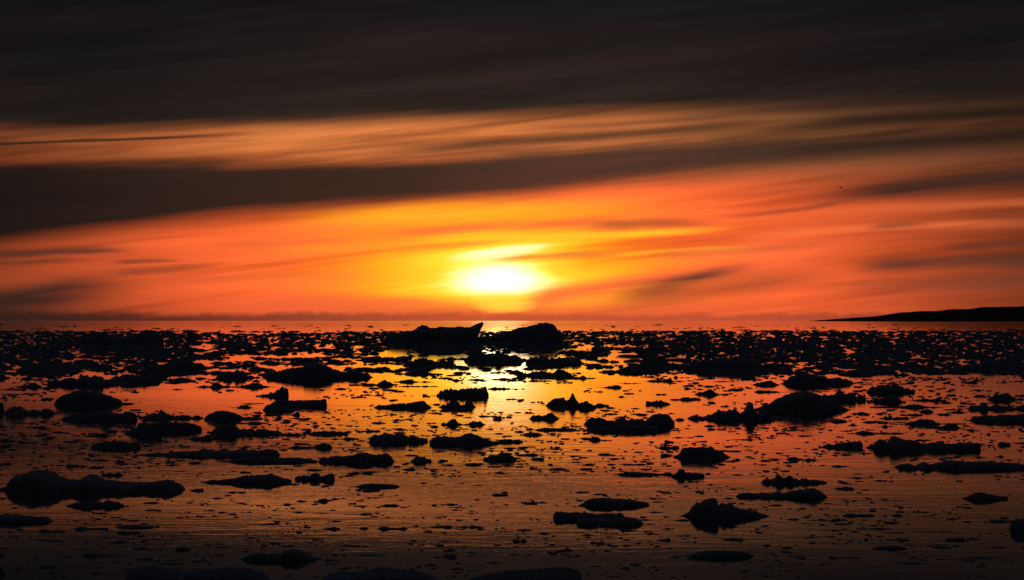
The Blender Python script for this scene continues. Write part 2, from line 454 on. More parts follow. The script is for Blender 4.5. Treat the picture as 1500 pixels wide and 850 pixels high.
def floe_mesh(pts, yw, seed, rag=1.0, bow=0.0, lean=None):
    """a floating lump of ice: width, height along the width and waterline are read as metres from the outline; it gets its own depth.
    returns location, verts, faces"""
    rr = random.Random(seed)
    xs = np.array([p[0] for p in pts], float); ys = np.array([p[1] for p in pts], float)
    x0, x1 = xs[0], xs[-1]
    yd = yw - HZ
    d0 = CAM_H * FPX / yd
    wid = (x1 - x0) / FPX * d0
    hpx = max(1.0, yw - ys.min())
    if hpx < 9:                                    # low pieces: the dark mark in the outline is half reflection
        yw -= 0.30 * hpx; hpx *= 0.72; yd = yw - HZ; d0 = CAM_H * FPX / yd; wid = (x1 - x0) / FPX * d0
    depth = wid * rr.uniform(0.36, 0.5)
    k = yd * yd / (CAM_H * FPX)                    # pixels of row per metre of depth
    depth = min(depth, (0.55 * hpx + 0.8) / k)
    depth = max(depth, 0.14 * wid, 0.06)
    dpx = depth * k
    soft = 0.05 * hpx if hpx >= 9 else 0.0
    dc = d0 + depth / 2
    mpp = dc / FPX
    cx = (x0 + x1) / 2
    nu = int(min(120, max(16, (x1 - x0) * 0.9)))
    nv = 13 if (x1 - x0) > 30 else 9
    sd = seed * 1.37
    edges, q = [], x0                              # broken blocks along the length
    rb = random.Random(seed + 999)
    while q < x1:
        q += rb.uniform(3.0, 13.0); edges.append(q)
    blocks = [rb.uniform(-1, 1) for _ in range(len(edges) + 1)]
    boxy = rr.uniform(0.26, 0.5)
    verts, faces = [], []
    for i in range(nu):
        t = i / (nu - 1)
        s = 2 * t - 1
        p = x0 + (x1 - x0) * t
        ht = (yw - 0.5 * dpx - np.interp(p, xs, ys)) * mpp
        wob = mn.noise(Vector((p * 0.62, sd, 0.3))) * 0.9 + mn.noise(Vector((p * 0.23, sd, 7.3))) * 0.9
        ht += rag * wob * mpp * min(2.2, 0.12 * hpx + 0.35)
        amp = rag * mpp * min(2.2, 0.12 * hpx + 0.35) * 1.15
        ht = max(ht - 0.45 * amp - soft * mpp, 0.25 * mpp)
        taper = max(0.04, 1 - abs(s) ** 2.6) ** 0.55
        D = depth / 2 * taper * (1 + 0.30 * mn.noise(Vector((p * 0.12, sd, 3.1))) + 0.13 * mn.noise(Vector((p * 0.45, sd, 6.1))))
        off = depth * 0.10 * mn.noise(Vector((p * 0.07, sd, 9.9))) * taper
        for j in range(nv):
            vv = 2 * j / (nv - 1) - 1
            ex = boxy
            pr = max(0.0, 1 - abs(vv) ** 2.3) ** ex
            pe = p + 5.0 * mn.noise(Vector((p * 0.15, vv * 1.8, sd + 4.4)))
            hb = max(0.3 * ht, ht + amp * blocks[max(0, min(len(blocks) - 1, int(np.searchsorted(edges, pe))))])
            z = hb * pr * (1 + 0.16 * mn.noise(Vector((p * 0.16, vv * 2.0 + sd, 5.5))) * (1 - (1 - abs(vv)) ** 3))
            xx = (p - cx) * mpp
            jx = mn.noise(Vector((p * 0.4, vv * 3, sd + 2))) * 0.35 * wid / nu
            if abs(vv) > 0.999:
                z = -0.25 * max(ht, 0.1) - 0.05
            if lean and p > lean[0]:
                jx += lean[1] * mpp * max(0, (p - lean[0]) / (x1 - lean[0])) * min(1.2, z / (lean[2] * mpp)) ** 2.2 if z > 0 else 0
            verts.append((xx + jx, off + vv * D * (1 + 0.22 * mn.noise(Vector((p * 0.35, vv * 2.5, sd + z / mpp * 0.2)))), z))
    for i in range(nu - 1):
        for j in range(nv - 1):
            a = i * nv + j
            faces.append((a, a + nv, a + nv + 1, a + 1))
        faces.append((i * nv, i * nv + nv - 1, (i + 1) * nv + nv - 1, (i + 1) * nv))
    faces.append(tuple(range(nv)))
    faces.append(tuple(reversed(range((nu - 1) * nv, nu * nv))))
    return (px_w(cx, dc), dc, 0.0), verts, faces


FLOES = []     # (name, text, nick or None, yw, pts, opts)


def F(text, yw, outline, nick=None, name='ice_floe', **k):
    pts = [tuple(float(a) for a in q.split(',')) for q in outline.split()]
    FLOES.append((name, text, nick, float(yw), pts, k))


# ---- icebergs under the sun
F('long low iceberg under the sun, with a beak shaped horn on its right end', 503, '561,498 568,488 580,485.6 603,484 612,477.6 619,475 625,475.4 629,479 640,479 654,477 665,477.4 676,477.2 684,477.6 689,477 693,472.5 695.5,470 698,472.5 699,490', 'horned iceberg', 'iceberg', rag=0.18, lean=(684, 14, 31))
F('wedge shaped iceberg under the sun, rising to a steep right end', 502.5, '692,499 700,493 720,489.5 736,485 750,482 762,478.4 780,475 790,472.4 799,470.6 810,472.6 815,478 817,481.5 821,482 823,488 826,496', 'wedge shaped iceberg', 'iceberg', rag=0.22)
F('low far iceberg with two rounded humps near the left horizon', 506, '120,497 124,492 136,488 148,486 153,483.5 157,485 158,489.5 170,491.5 180,492.5 192,490 207,487 212,483 222,482.6 228,485.6 233,490 240,497', 'two humped iceberg', 'iceberg', rag=0.22)
F('small peaked far berg of dark ice', 498, '272,495 275,489 281,487 286,489 289,494', None, 'iceberg', rag=0.4)
# ---- big lumps along the ice belt
F('broad heap of ice with a blunt summit, lowest edge of the left ice belt', 554, '384,549 400,543 416,540 428,537 440,537 448,531 460,529.5 472,532 482,536 490,541 510,542.5 520,541.6 538,543.6 546,553', 'blunt topped ice heap', rag=0.7)
F('ragged low heap of ice', 554, '316,552 326,547 336,543 348,542 360,546 374,550 382,552')
F('wide ragged ice heap below the gap between the two central icebergs', 530, '680,528 686,519 702,514 712,517 730,514 745,518 758,520 770,530', 'ragged heap under the sun', rag=0.7)
F('two step ice heap', 533.5, '770,529 778,522 800,521 812,526 823,524 848,525 860,530 869,537')
F('ice lump with a stubby knob', 551, '753,549 766,545 780,543.4 792,544 810,546 817,540 826,540 832,545 838,548')
F('flat ice slab with a small fin near its right end', 557.5, '789,556 800,552.5 820,552 848,552.6 854,549.5 858,552 866,554 873,556', 'finned slab')
F('knobbly ice heap', 545.5, '876,545 890,541 900,543 912,538 926,537 940,536 948,540 962,539 977,543')
F('wide flat mass of packed ice', 542, '1000,534 1020,530 1042,526 1075,525 1100,527 1130,532 1152,541', 'packed ice mass')
F('low floe with bent ridges', 536, '590,531 604,527 622,524 640,527 655,529 668,532')
F('dark ice heap', 540, '240,536 256,531 272,527 284,530 298,534 312,537')
F('dark ice heap', 544, '24,540 40,536 60,533 78,536 92,541')
F('dark ice heap', 547, '200,541 218,536 240,533 252,538 262,543')
F('dark ice heap', 552, '1225,549 1240,545 1262,544 1280,545 1296,549')
F('dark ice heap', 552, '1300,550 1312,547 1322,545 1334,549')
F('dark ice heap', 549, '1350,547 1362,544 1378,545 1392,548')
F('dark ice heap', 541, '1400,537 1424,532 1450,530 1478,533 1500,536 1518,539')
F('dark ice heap', 538, '930,534 944,527 962,525 980,529 996,534')
F('low ice ridge', 551, '578,548 600,545 620,543 632,547 642,550')
# ---- second row
F('flat floe carrying a small point, with an upright peg of ice behind it', 561.5, '943,560.6 952,556 964,555 970,556.5 978,555.5 981,553.6 986,555.6 996,559 1003,561', 'pointed flat floe')
F('upright peg of ice on a thin base', 556, '986,555 988,549 991.5,548.6 993,552 1000,551 1006,553 1011,555')
F('thin dark ice sliver', 553.5, '934,552.6 945,551 955,551 964,552')
F('thin dark ice sliver', 563, '907,561.4 918,560.5 932,561 941,562')
F('arched scrap of ice with a notch', 570.5, '872,569.6 884,566.4 892,564.6 900,563.6 908,564.6 911,567')
F('small flat ice bar', 579.5, '958,578 963,576.4 972,576.4 977,577.6')
F('small flat ice bar', 583, '906,580.6 910,579.6 915,581.4 927,582')
F('jagged ice chunk with a peak in the middle', 593, '946,590 948,587 953,588.4 960,587.6 968,583.6 972,585.6 975,586.6 984,591', 'mid peaked jagged chunk')
F('flat loaf of ice', 588, '994,585 996,583.4 1008,581.8 1012,583 1024,583.4 1027,586')
F('crown shaped chunk of ice with a long tail to the right', 578.5, '1018,577.6 1024,574 1030,573 1036,571.8 1040,569 1044,571.6 1048,575.4 1064,575.4 1067,577', 'crown shaped chunk')
F('small dark ice blob', 571, '1002,569.6 1005,567.4 1010,568.4 1014,570')
F('thin dark ice sliver', 571.6, '1016,570.6 1024,569 1031,570.6')
F('small dark ice blob', 555, '1023,554.4 1028,552.4 1033,554.4')
F('thin dark ice sliver', 555.6, '1033,554.6 1040,552.8 1048,554.6')
F('low block of ice', 556, '1083,554 1086,551 1100,551.4 1108,554')
F('low rounded ice floe beside the left foot of the flat topped mound', 567, '1099,565.6 1104,562.5 1110,559.5 1116,558.4 1130,558.6 1140,561.6 1146,564', 'low rounded floe')
F('broad flat topped mound of ice on the right below the ice belt', 563, '1142,561.6 1152,554.6 1164,549.5 1176,546 1188,545.6 1200,550.5 1215,552.5 1238,553.6 1247,556 1250,562.5', 'flat topped mound', rag=0.5)
F('thin wide plate of ice', 576.5, '1105,574 1112,572 1126,571.4 1146,573.4 1160,575')
F('largest smooth dome of ice on the right, like a hill on the water', 602, '1102,599 1114,594.4 1128,589 1136,583.4 1150,577.6 1162,574.4 1170,572.6 1178,571.4 1188,573 1200,577.4 1214,583.4 1226,589.4 1240,596.4 1246,600.6', 'big smooth dome', rag=0.35)
F('long ragged ice shelf with an upright tooth, in front of the big smooth dome', 615.5, '1006,613.5 1009,609.6 1020,608 1036,606 1048,604.6 1052,601 1070,599.6 1090,600.6 1095,594 1098,589.6 1101,589 1104,594 1108,601 1126,605.4 1150,608 1172,612', 'toothed shelf')
F('low flat ice skirt', 620.5, '1158,618 1186,617 1212,616 1226,613.6 1238,615.6 1248,619')
F('ragged post topped ice floe behind the right flank of the big smooth dome', 587, '1200,583 1206,576 1222,574.4 1226,570 1231,570.4 1235,575 1250,576 1261,578.6 1266,578.4 1268,584', 'posted ragged floe')
F('small crumbling ice scrap', 591, '1268,589.6 1272,585.4 1278,587 1285,590')
F('tortoise shaped floe with a little head standing up from its back', 575.5, '1269,572.6 1276,566 1288,563.6 1300,563.6 1305,562.6 1307,559.6 1312,560 1316,564.4 1328,565.6 1334,568.4 1340,572.4', 'tortoise shaped floe')
F('low hump of ice', 590, '1279,586.6 1288,583.4 1298,581.4 1304,579.4 1310,578.6 1318,581.6 1324,586 1327,588.6')
F('long low ice plate', 589.6, '1326,588 1344,585.6 1358,584.4 1372,583.6 1387,585.6')
F('long thin ice blade with a raised middle', 600.5, '1274,599 1290,596 1310,595.6 1325,594.6 1336,592.4 1348,591.6 1356,594 1366,595.6 1381,597.4', 'raised middle blade')
F('stubby ice chunk', 606, '1343,605 1350,601.6 1358,600 1364,600.4 1368,604')
F('pyramid like ice chunk', 609, '1246,607.6 1254,604 1259,602.6 1263,602 1268,604.6 1275,607')
F('thin dark ice sliver', 608, '1283,606.6 1290,604.6 1296,606.4')
F('ragged ice scrap', 609.5, '1367,608.6 1376,605.4 1386,604.6 1394,608')
F('ragged ice scrap', 606, '1388,604.4 1398,602.6 1408,602 1416,605')
F('pointed ice floe', 615.6, '1284,615 1292,611.6 1298,610 1304,611.4 1316,611.4 1326,610.4 1333,613.6')
F('knotted bar of ice', 621, '1260,619.4 1266,617 1274,616 1284,618.4 1300,618 1312,619 1326,620')
F('tent shaped ridge of ice with a long tail running right to the bulky shelf', 622, '1325,620.6 1340,615.4 1353,612.6 1366,615.4 1380,618.4 1392,619.4 1414,621', 'tent shaped ridge')
F('short dark ice bar', 628, '1274,627 1280,624.6 1292,624.6 1298,621 1301,625 1306,627')
F('chunky ice floe', 630, '1364,629 1370,625.6 1380,624 1390,622.6 1400,621.6 1403,624 1406,627.6')
F('bulky dark ice shelf cut by the right edge of the photo', 618, '1410,617.6 1424,613.6 1430,608.4 1450,608 1480,607 1500,606 1530,607 1545,612', 'bulky edge shelf', rag=0.6)
F('long ice floe with a thick post, reaching the right edge', 600.5, '1410,599 1422,595.6 1436,593.6 1438,589.6 1442,589.6 1446,593.6 1464,593.6 1482,594.6 1500,594.6 1530,597', 'thick posted floe')
F('star shaped spread of ice', 586, '1446,584.4 1455,580 1458,575.4 1466,574.6 1474,573.8 1480,578 1488,581.6 1500,584.4')
F('ragged ice scrap', 583, '1422,582 1430,579.4 1440,579.6 1451,580.6')
F('short dark ice bar', 562.4, '1410,561.4 1418,560 1428,559.4 1432,561')
F('small dark ice blob', 549.6, '1410,548.4 1416,546.8 1424,548.4')
F('bow tie shaped scrap of ice', 557.6, '1352,556 1356,554.2 1362,555 1370,556.4 1378,555.4 1384,554 1389,556.4')
F('thin dark ice sliver', 572.6, '1421,571.8 1432,570.6 1443,571.6')
F('dark ice lump', 552, '1488,550.4 1494,548 1504,548 1510,550')
F('small dark ice blob', 585.6, '1392,584.4 1397,582.8 1406,584.4')
F('small dark ice blob', 591, '1378,589.6 1384,588 1393,590')
# ---- left, upper rows
F('small dark ice lens', 557, '30,555.4 38,552.6 45,552.6 51,555')
F('dark ice lump', 556.5, '-8,552 0,549 7,549.4 11,551.6 15,555')
F('low dark raft of ice ending in broken steps', 564, '70,556 88,556 100,555 112,551.6 118,549.4 130,551 140,551.4 160,553.6 176,557 196,561', 'stepped raft')
F('wide rough ice heap behind the right end of the stepped raft', 560, '158,556 172,549 180,546 192,547 200,548 208,546 220,549 230,552 238,557', 'wide rough heap')
F('lens shaped floe with a thin tail', 560.4, '235,559.4 250,555.4 264,553 276,555 284,557 297,558')
F('flat round knobbed ice bar', 567.6, '283,566 296,562.6 309,563 313,558.4 320,558.4 324,563.4 348,565.6')
F('smooth low lens of ice', 570, '344,568.4 352,566 360,563.6 374,561.4 388,564 396,566.4 403,569')
F('small dark ice lens', 572, '250,571.4 256,569.4 264,569.6 271,571')
F('thin dark ice sliver', 574, '166,572.4 174,571.6 186,573.6 199,569.6')
F('clump of broken ice', 569.6, '30,567.4 36,561.6 44,562.4 50,561 55,563.6 62,567')
F('dark ice nub', 571, '62,570 65,567 71,566.6 75,570')
F('thin dark ice sliver', 572, '-5,571 14,569.8 34,569.4 42,571')
F('thin dark ice sliver', 562, '12,561.4 20,559.4 28,561')
F('dark turtle back dome with a thin flat flipper pointing right', 593, '80,588.6 84,583 94,577.4 106,573 120,571.4 136,572.2 146,574.6 152,577 159,578 166,581 174,584.6 178,588 190,588.4 196,589.8 199,592', 'turtle back dome', rag=0.3)
F('upright edge cut ice block', 603, '-14,592 -6,590 5,590.4 7,600', None)
F('long lizard shaped floe with a square head on its left', 607, '7,602 12,597 20,595 30,595 32,600 42,601.6 52,601 62,599.5 72,600 80,602 89,605', 'lizard shaped floe')
F('jumbled ice bank with one square block on its ridge', 616, '82,613.6 92,610.4 100,608 112,604.6 128,606.4 140,604.4 152,602.4 154,599 162,599.6 166,603 180,603 192,602.4 197,605.4 201,611', 'block ridged bank')
F('ragged row of ice crumbs', 613.6, '200,610.6 208,607.4 220,604.4 228,603.6 236,602.4 244,605.4 250,607.6 262,608 276,606.6 284,608 297,610')
F('dark steep sided ice block, left half of a touching pair', 636, '182,637 190,630 198,622.6 204,619 220,616.4 230,617 236,619.6 238,634', 'steep sided block')
F('dark tattered ice block', 631, '236,617 256,615.4 266,617.6 276,616.8 284,619 292,622 296,626')
F('thin long ice streak', 626.6, '118,625.4 130,624 150,624.4 172,622.8 190,624 198,625.6')
F('low ragged ice heap', 641, '122,640 136,635.6 144,636.4 152,634.6 158,637 164,640')
F('thin dark ice sliver', 619, '52,618 62,616.6 74,617.4 88,618.2')
F('short dark ice bar', 626.6, '-4,625.6 2,624 12,625 16,626')
F('thin dark ice sliver', 627.6, '40,626.6 50,624.6 64,624.6 76,626.6')
F('short dark ice bar', 649, '-6,647 2,643 12,644.4 24,646.6')
F('dark ice nub', 638, '60,637 64,634.6 70,635.4 74,637')
F('dark ice nub', 645.6, '60,644.4 66,641.6 72,643.4 75,645')
F('short dark ice bar', 650.6, '26,649.6 32,648.8 40,649.6')
F('short dark ice bar', 657, '-6,655 4,652.6 12,653.6 17,655.6')
F('slab of ice with a furry fringed top', 656.6, '134,653 140,649.4 152,647.6 162,647.4 170,645.4 180,646.4 190,646 198,646.6 202,648 206,653', 'fringed slab')
F('thin dark ice sliver', 651.6, '116,650.4 124,649.4 138,650')
F('thin dark ice sliver', 649, '97,648 104,646.4 112,647 120,648')
F('thin dark ice sliver', 661, '88,660.4 100,659.4 114,660.4')
F('dark ice nub', 665.6, '112,664.4 115,662.4 121,664.6')
F('small ragged ice scrap', 667, '126,666 132,663.6 138,665.6')
F('dark round backed floe with a low tail, above a touching ragged jumble', 614.6, '299,612 306,606 316,602 330,601.6 342,604 350,606.6 356,610.4 366,611 378,610.8 381,613', 'round backed floe', rag=0.3)
F('ragged line of ice rubble', 622.6, '338,621 348,619.4 360,618.6 376,617.4 384,619 393,620.6')
F('ragged jumble of ice rubble below the round backed floe', 637, '306,633 314,627 320,622 332,619 342,620 348,627 356,628 366,627.6 378,628.4 390,628.6 400,630 408,631.4 412,636', 'ragged jumble')
F('low knobbed ice bar', 640, '411,636 424,633.8 436,633.4 442,636.4 448,639.4')
F('smooth low ice hump', 646.6, '269,646 276,643 284,640.6 294,639.6 304,638.4 310,640.4 316,643.4 322,645.6')
F('boot shaped chunk of ice with its heel tipped up on the right', 581, '371,580 378,576 390,573.6 402,573.6 405,569 414,565.8 422,567.4 427,568.4 422,571 423,579', 'boot shaped chunk')
F('long brick of ice with a sharp upper right corner', 595, '393,592 398,589.6 401,586.6 420,585.4 430,586.4 440,585.8 456,585.4 471,584.6 478,584.8 479,592', 'sharp cornered brick', rag=0.4)
F('rough front lump of ice', 601.6, '385,600 390,594.6 400,591.6 416,591.4 426,594.4 432,598')
F('boat shaped chunk with a raised prow on the right', 611.4, '388,609.4 391,606.6 400,606.4 420,607.4 428,607.2 433,604.4 438,602.6 439.4,610', 'boat shaped chunk', rag=0.4)
F('ragged ice scrap', 599, '338,598 348,596 358,594.6 366,596 371,598')
F('thin dark ice sliver', 592.6, '350,592 360,590.6 370,590.6 379,591.6')
F('thin dark ice sliver', 592, '371,591.4 378,590 387,591')
F('low lozenge of ice with a hump at its right end', 565, '513,564.4 524,562 540,560.6 556,559.8 562,556 568,557.4 574,560 577,564', 'humped lozenge')
F('short dark ice bar', 573, '560,571.8 568,570.4 578,571.2 590,571.8')
F('low dark ice bar', 562, '577,560.6 590,558 600,556 612,558 628,559 638,561')
F('thin wide ice plate', 567.6, '584,566.4 598,565 616,565 642,566.4')
F('low ice lump', 559.6, '659,559 664,555.4 668,554.6 676,557 680,559')
F('low ice lump', 558, '720,557 732,554 740,553 752,556 756,557.4')
F('cigar shaped floe with a blunt snout and a bump near the right end', 598, '547,596.4 554,593 570,591.6 592,590.4 600,589.6 610,587.4 617,586 622,586.4 626,591 632,595.6', 'bumped cigar floe', rag=0.4)
F('thin dark ice sliver', 594, '629,593.4 640,591.4 652,592.6')
F('big ragged raft of ice in the golden reflection, with a toothed upper edge', 580.6, '619,583 634,577.6 643,575 645,571.6 658,570 670,570 680,568.6 683,565.6 694,566.4 700,567.6 712,567 714,574 716,578', 'big ragged raft')
F('thin long ice tongue', 572, '714,569 726,566.6 736,567.4 750,570 768,571.4')
F('spiky heap of ice', 597, '642,594 650,589.4 662,588.6 666,581.4 670,582 674,588.6 684,588 690,586.4 697,591', 'spiky heap')
F('low ragged foot of ice', 603.4, '642,602 648,599 656,598.6 664,599.6 676,598.6 686,598.6 693,601')
F('dumbbell shaped ice chunk with a tall left end', 623, '646,617.4 656,617 658,613 662,611 667,612.4 671,616.6 680,619.4 690,618.8 697,616.6 703,614.8 708,616.6 711,620', 'dumbbell chunk')
F('small flat ice bar', 611.6, '701,610 706,608 720,609.6 734,608.4')
F('square ice nub', 616.6, '721,615 725,611.4 732,611 737,614.4')
F('short dark ice bar', 612.6, '679,612 686,610.6 695,611.4')
F('castle shaped chunk of ice with one tall pointed spire', 595, '800,590.6 803,587 808,584 816,581 826,580.8 829,585 834,583 836.4,578 838,572.6 840,574.6 842,579 845,585 848,590 850,593', 'spired castle chunk', rag=0.4)
F('low peaked ice chunk touching the right foot of the spired castle chunk', 598, '842,595 850,590 853,588.4 856,586.6 860,588 864,590.6 872,594.6 875,597', 'peaked chunk right of the castle')
F('short flat ice block', 597, '871,595 874,592.6 880,591.4 888,592.4 892,592')
F('thin dark ice sliver', 594.6, '792,594 798,593.4 803,593.4')
F('bread loaf shaped floe with a frayed outline, in the golden water', 614, '774,611.4 778,608 788,604.6 794,606 800,605.2 806,604 810,602.6 815,606.4 818,612', 'bread loaf floe')
F('small dark ice blob', 607.6, '821,606.8 825,605 830,606.6')
F('small flat ice bar', 613.4, '838,612.4 844,610.8 852,611.4')
F('whale backed floe with a row of bumps along its top', 623.4, '855,621 857,616.4 866,610.2 876,611.6 884,613.2 892,614.8 900,614.6 904,613.6 910,608.8 915,609.8 917,614.2 923,614.2 926,610.6 930,613 934,614.2 948,613.2 956,609 966,605.4 976,606 984,611 988,615', 'whale backed floe', rag=0.5)
F('low flat ice apron', 633, '860,628 876,624.4 900,623.4 930,622.4 956,623.4 972,627.4 982,631', None, rag=0.4)
F('thin dark ice sliver', 608.6, '924,607.6 936,605.6 950,606.8')
F('short dark ice bar', 607, '978,606 983,604.4 990,605.8')
F('two part ice nub', 617, '988,616 992,613.4 999,613 1003,616')
F('forward stub of ice below the plank', 640, '762,639 770,635 776,632.4 779,634.4 788,634.6 796,637.6')
F('plank shaped floe with a squared right end', 632.6, '783,630 788,627.6 800,627 820,627.4 838,627.4 844,628.8 845,631', 'plank shaped floe', rag=0.3)
F('small dark ice blob', 629, '846,628 851,626.4 857,627.6')
F('squat cube of ice', 647, '863,646 865,642.4 870,640.4 877,640.8 880,645')
F('thin dark ice sliver', 646.6, '879,645.6 886,644 897,645.6')
F('broad ragged floe left of the peaked long floe, with a jagged left tip', 648, '541,641 550,636.4 560,633.6 574,635.8 586,634.6 600,636.8 612,638 620,640.6 627,643', 'jag tipped floe')
F('long low floe rising to a sharp peak in its middle', 651, '629,643 636,638 650,638.4 666,639 680,635.8 692,633 700,636.4 710,641 720,644 733,648', 'peaked long floe', rag=0.5)
F('small trailing ice lump', 650, '727,647.6 736,643.6 742,643.4 752,644.2 766,645.4')
F('rectangular ice slab with a crumbly top', 639, '449,637 460,631.6 470,632.6 480,630.8 494,632.2 508,632.2 511,636', 'crumbly slab')
F('dark ice bar with a right hand knob', 646, '462,644.6 480,643 500,642 510,639.8 520,640.6 526,644')
F('dark frayed ice lump', 634, '529,632.6 534,629.6 538,628.8 548,630 556,629.6 557,632')
F('dark frayed ice lump', 630.6, '575,629.6 580,626.8 588,627.4 594,629.6')
F('small dark ice blob', 630.6, '415,630 422,627.6 430,629.6')
F('hammer shaped floe with a round head at its right end', 657, '425,655.4 432,652.6 448,653.4 462,653.6 467,649.4 475,647.4 482,649.4 486,653 486.4,656', 'hammer shaped floe', rag=0.4)
F('long flat floe with three small bumps along its back', 669.6, '210,668 218,663.8 234,662.8 250,661.8 268,660.6 288,660.4 293,658.6 297,655.6 303,658.6 308,660.8 316,660.6 321,657.6 326,655.8 331,657.4 336,660.6 354,658 370,658.6 384,659.2 390,657 406,659.2 410,665', 'three bumped long floe', rag=0.4)
F('thin dark ice sliver', 660.4, '409,659.6 416,658.2 422,659.8')
F('slender lens shaped floe overlapping the front of the three bumped long floe', 678, '317,677.6 334,674.4 350,670.4 366,669 384,670 406,670.4 420,670 440,670.8 456,673 467,674.6', 'slender front lens', rag=0.3)
F('thick loaf of ice with two low bumps on the right half', 678, '464,676 470,670 484,668.4 500,667.4 518,665 524,662.8 532,662.2 542,664 550,665 558,663.6 566,662.8 573,667 577,673', 'two bumped thick loaf', rag=0.4)
F('small dark ice lump', 685.6, '573,684 578,681.6 586,682.4 591,685')
F('short thick ice bar', 695.6, '502,695 508,692.4 516,691.2 530,692 544,691 546,694')
F('smooth spindle shaped floe swelling to its right', 709, '294,710 302,705 311,701.4 316,704 330,702.4 344,700 356,697 366,695.4 380,695 396,694 406,697 416,700.4 427,702.4', 'smooth spindle floe', rag=0.3)
F('chunk of ice with a square right end and crumbly top', 704, '432,699.4 444,694 454,693.8 470,693.6 474,695 482,693.6 488,692.4 490.4,700', 'square ended chunk')
F('short dark ice bar', 711.6, '417,710.6 424,709.4 436,708.6 440,710.6')
F('lone pointed cigar of ice floating in open orange water', 717, '513,716 522,712.4 530,710 546,708.4 562,709 576,709.4 584,711.4 587,715', 'lone pointed cigar', rag=0.25)
F('short dark ice bar', 723, '332,722 340,720.4 349,721.4')
F('thin dark ice sliver', 722, '396,721.4 404,720 412,721')
F('twisted ice clump', 669, '600,668 604,664.4 610,665 614,668')
F('cluster shaped ice chunk', 677, '601,675 606,671 612,668 618,669.6 624,671 631,672 632,675', 'cluster shaped chunk')
F('short dark ice bar', 677, '637,675.4 644,673.2 656,674')
F('boulder shaped floe with a ragged crest, in the orange sun path', 674.6, '698,674 706,671.4 712,670.4 718,667 726,664 734,664.8 746,664.6 752,669 757,672', 'ragged crested boulder')
F('low wavy ice bar', 669, '754,668.4 760,666.2 770,666 782,663.8 788,665.6 790,667.6')
F('low dark ice lump', 675, '776,674 782,671.4 792,670.2 799,673')
F('dark ice strip', 683, '675,682.4 684,679.4 694,678.4 704,679.6 712,681.6')
F('dark ice strip', 685, '715,684.4 722,683 732,683.4 735,684.6')
F('dark ice strip', 682.6, '646,682 654,680.6 660,680 665,681.6')
F('dark ice strip', 659.4, '794,658.6 804,656.6 814,655.6 823,657.6')
F('dark ice strip', 659.6, '833,659 842,657.8 851,658.6')
F('dark ice strip', 669.6, '833,669 838,667 851,667.8')
F('dark ice strip', 678.6, '828,678.4 838,676 848,675.6 856,678')
F('flat ice bar', 689, '847,688 852,685.8 864,686.2 873,686.8')
F('turtle shaped floe with a high shell, right of the orange sun path', 671, '986,669.6 996,662 998,657 1004,654.8 1014,655 1026,653.8 1034,654.6 1042,653.8 1048,657 1054,660.4 1062,664 1066,666 1071,669', 'high shelled turtle floe', rag=0.4)
F('rear flipper like ice scrap', 659, '961,657.6 966,654.8 972,652.8 980,654 990,653.2 995,656')
F('front flipper like ice scrap', 669.6, '967,668 969,664.6 976,664.6 984,666.4 992,668')
F('left heavy ice wedge', 650, '973,649 974,644.4 980,644.8 992,648.4')
F('ragged ice scrap', 642.6, '985,642 992,639.6 1002,640.8 1008,641 1016,642')
F('short dark ice bar', 630.6, '1034,630 1040,627.4 1048,628.4 1056,630')
F('thin dark ice sliver', 640.4, '1016,639.8 1024,638 1034,639.6')
F('flat plate of ice with a small fin at its middle', 647, '1071,646 1080,643.6 1090,642.8 1097,641.4 1099,640 1101,643 1110,644.4 1117,646', 'small finned plate')
F('short dark ice bar', 655.4, '1084,655 1092,652.8 1104,654.6')
F('frayed ice lump', 675.6, '1073,675 1080,672 1089,674.6')
F('spread out ice bird shape', 676, '1151,675 1154,671 1160,669 1166,668 1170,672 1176,674.6')
F('small ice lens', 676, '1176,675.4 1184,671.8 1192,671.8 1198,674.4')
F('long low floe with a rounded left end', 699, '898,698.4 906,694 916,692 930,691.8 950,693 966,694 974,693.6 982,691.6 985,695', 'round ended long floe', rag=0.3)
F('floe with a square chimney like block near its left end', 699, '984,695.4 990,692.8 993,690.6 994,687.2 1002,686.8 1004,691 1014,691.4 1030,691.8 1032,694', 'chimney topped floe', rag=0.4)
F('low ragged ice strip', 682.6, '906,682 916,679.6 932,679.6 944,679 946,681')
F('low ragged ice strip', 708, '1007,707.4 1014,705.8 1020,703.6 1026,706 1033,706.4')
F('low ragged ice strip', 707.6, '901,707 908,705.8 916,707')
F('flattened lens of ice, smooth and slightly higher on its left', 741.6, '850,739 858,733 866,730 884,728.2 900,730 912,730.4 926,731.4 938,733.4 951,736.4', 'flattened lens', rag=0.25)
F('rear half of a split floe, a log with a blunt left end', 761, '810,759 811.4,752 815,749 832,749.4 848,750 854,751 856,748 859,751 876,752.4 900,752 910,750.4 915,755', 'blunt ended log', rag=0.4)
F('front half of a split floe, tapering to the right', 769, '843,766 846,759.6 856,757.4 870,759 890,758.6 906,757.6 918,756 930,757.4 938,760.4 942,765', 'tapering front log', rag=0.4)
F('bluish two peaked floe shaped like a shark fin rising over a low hull', 759, '995,756 1004,752.4 1011,748 1014,742.4 1021,735.6 1032,731 1042,729.2 1049.6,728.6 1051.4,736 1055,741.4 1058,736.6 1068,737 1076,736.4 1073,741 1090,744.6 1102,746.4 1112,748.6 1120,750.8 1128,755', 'shark fin floe', rag=0.35)
F('small trailing ice wedge', 764, '988,763 996,760.8 1006,761.6 1012,763')
F('knobbly dark log of ice with one round bump near its left end', 709, '1112,706 1115,702 1122,699.6 1130,700.4 1135,697.6 1138,694 1143,694.6 1148,698.8 1162,697.6 1176,700 1192,701.6 1204,704 1211,707', 'knobbly log')
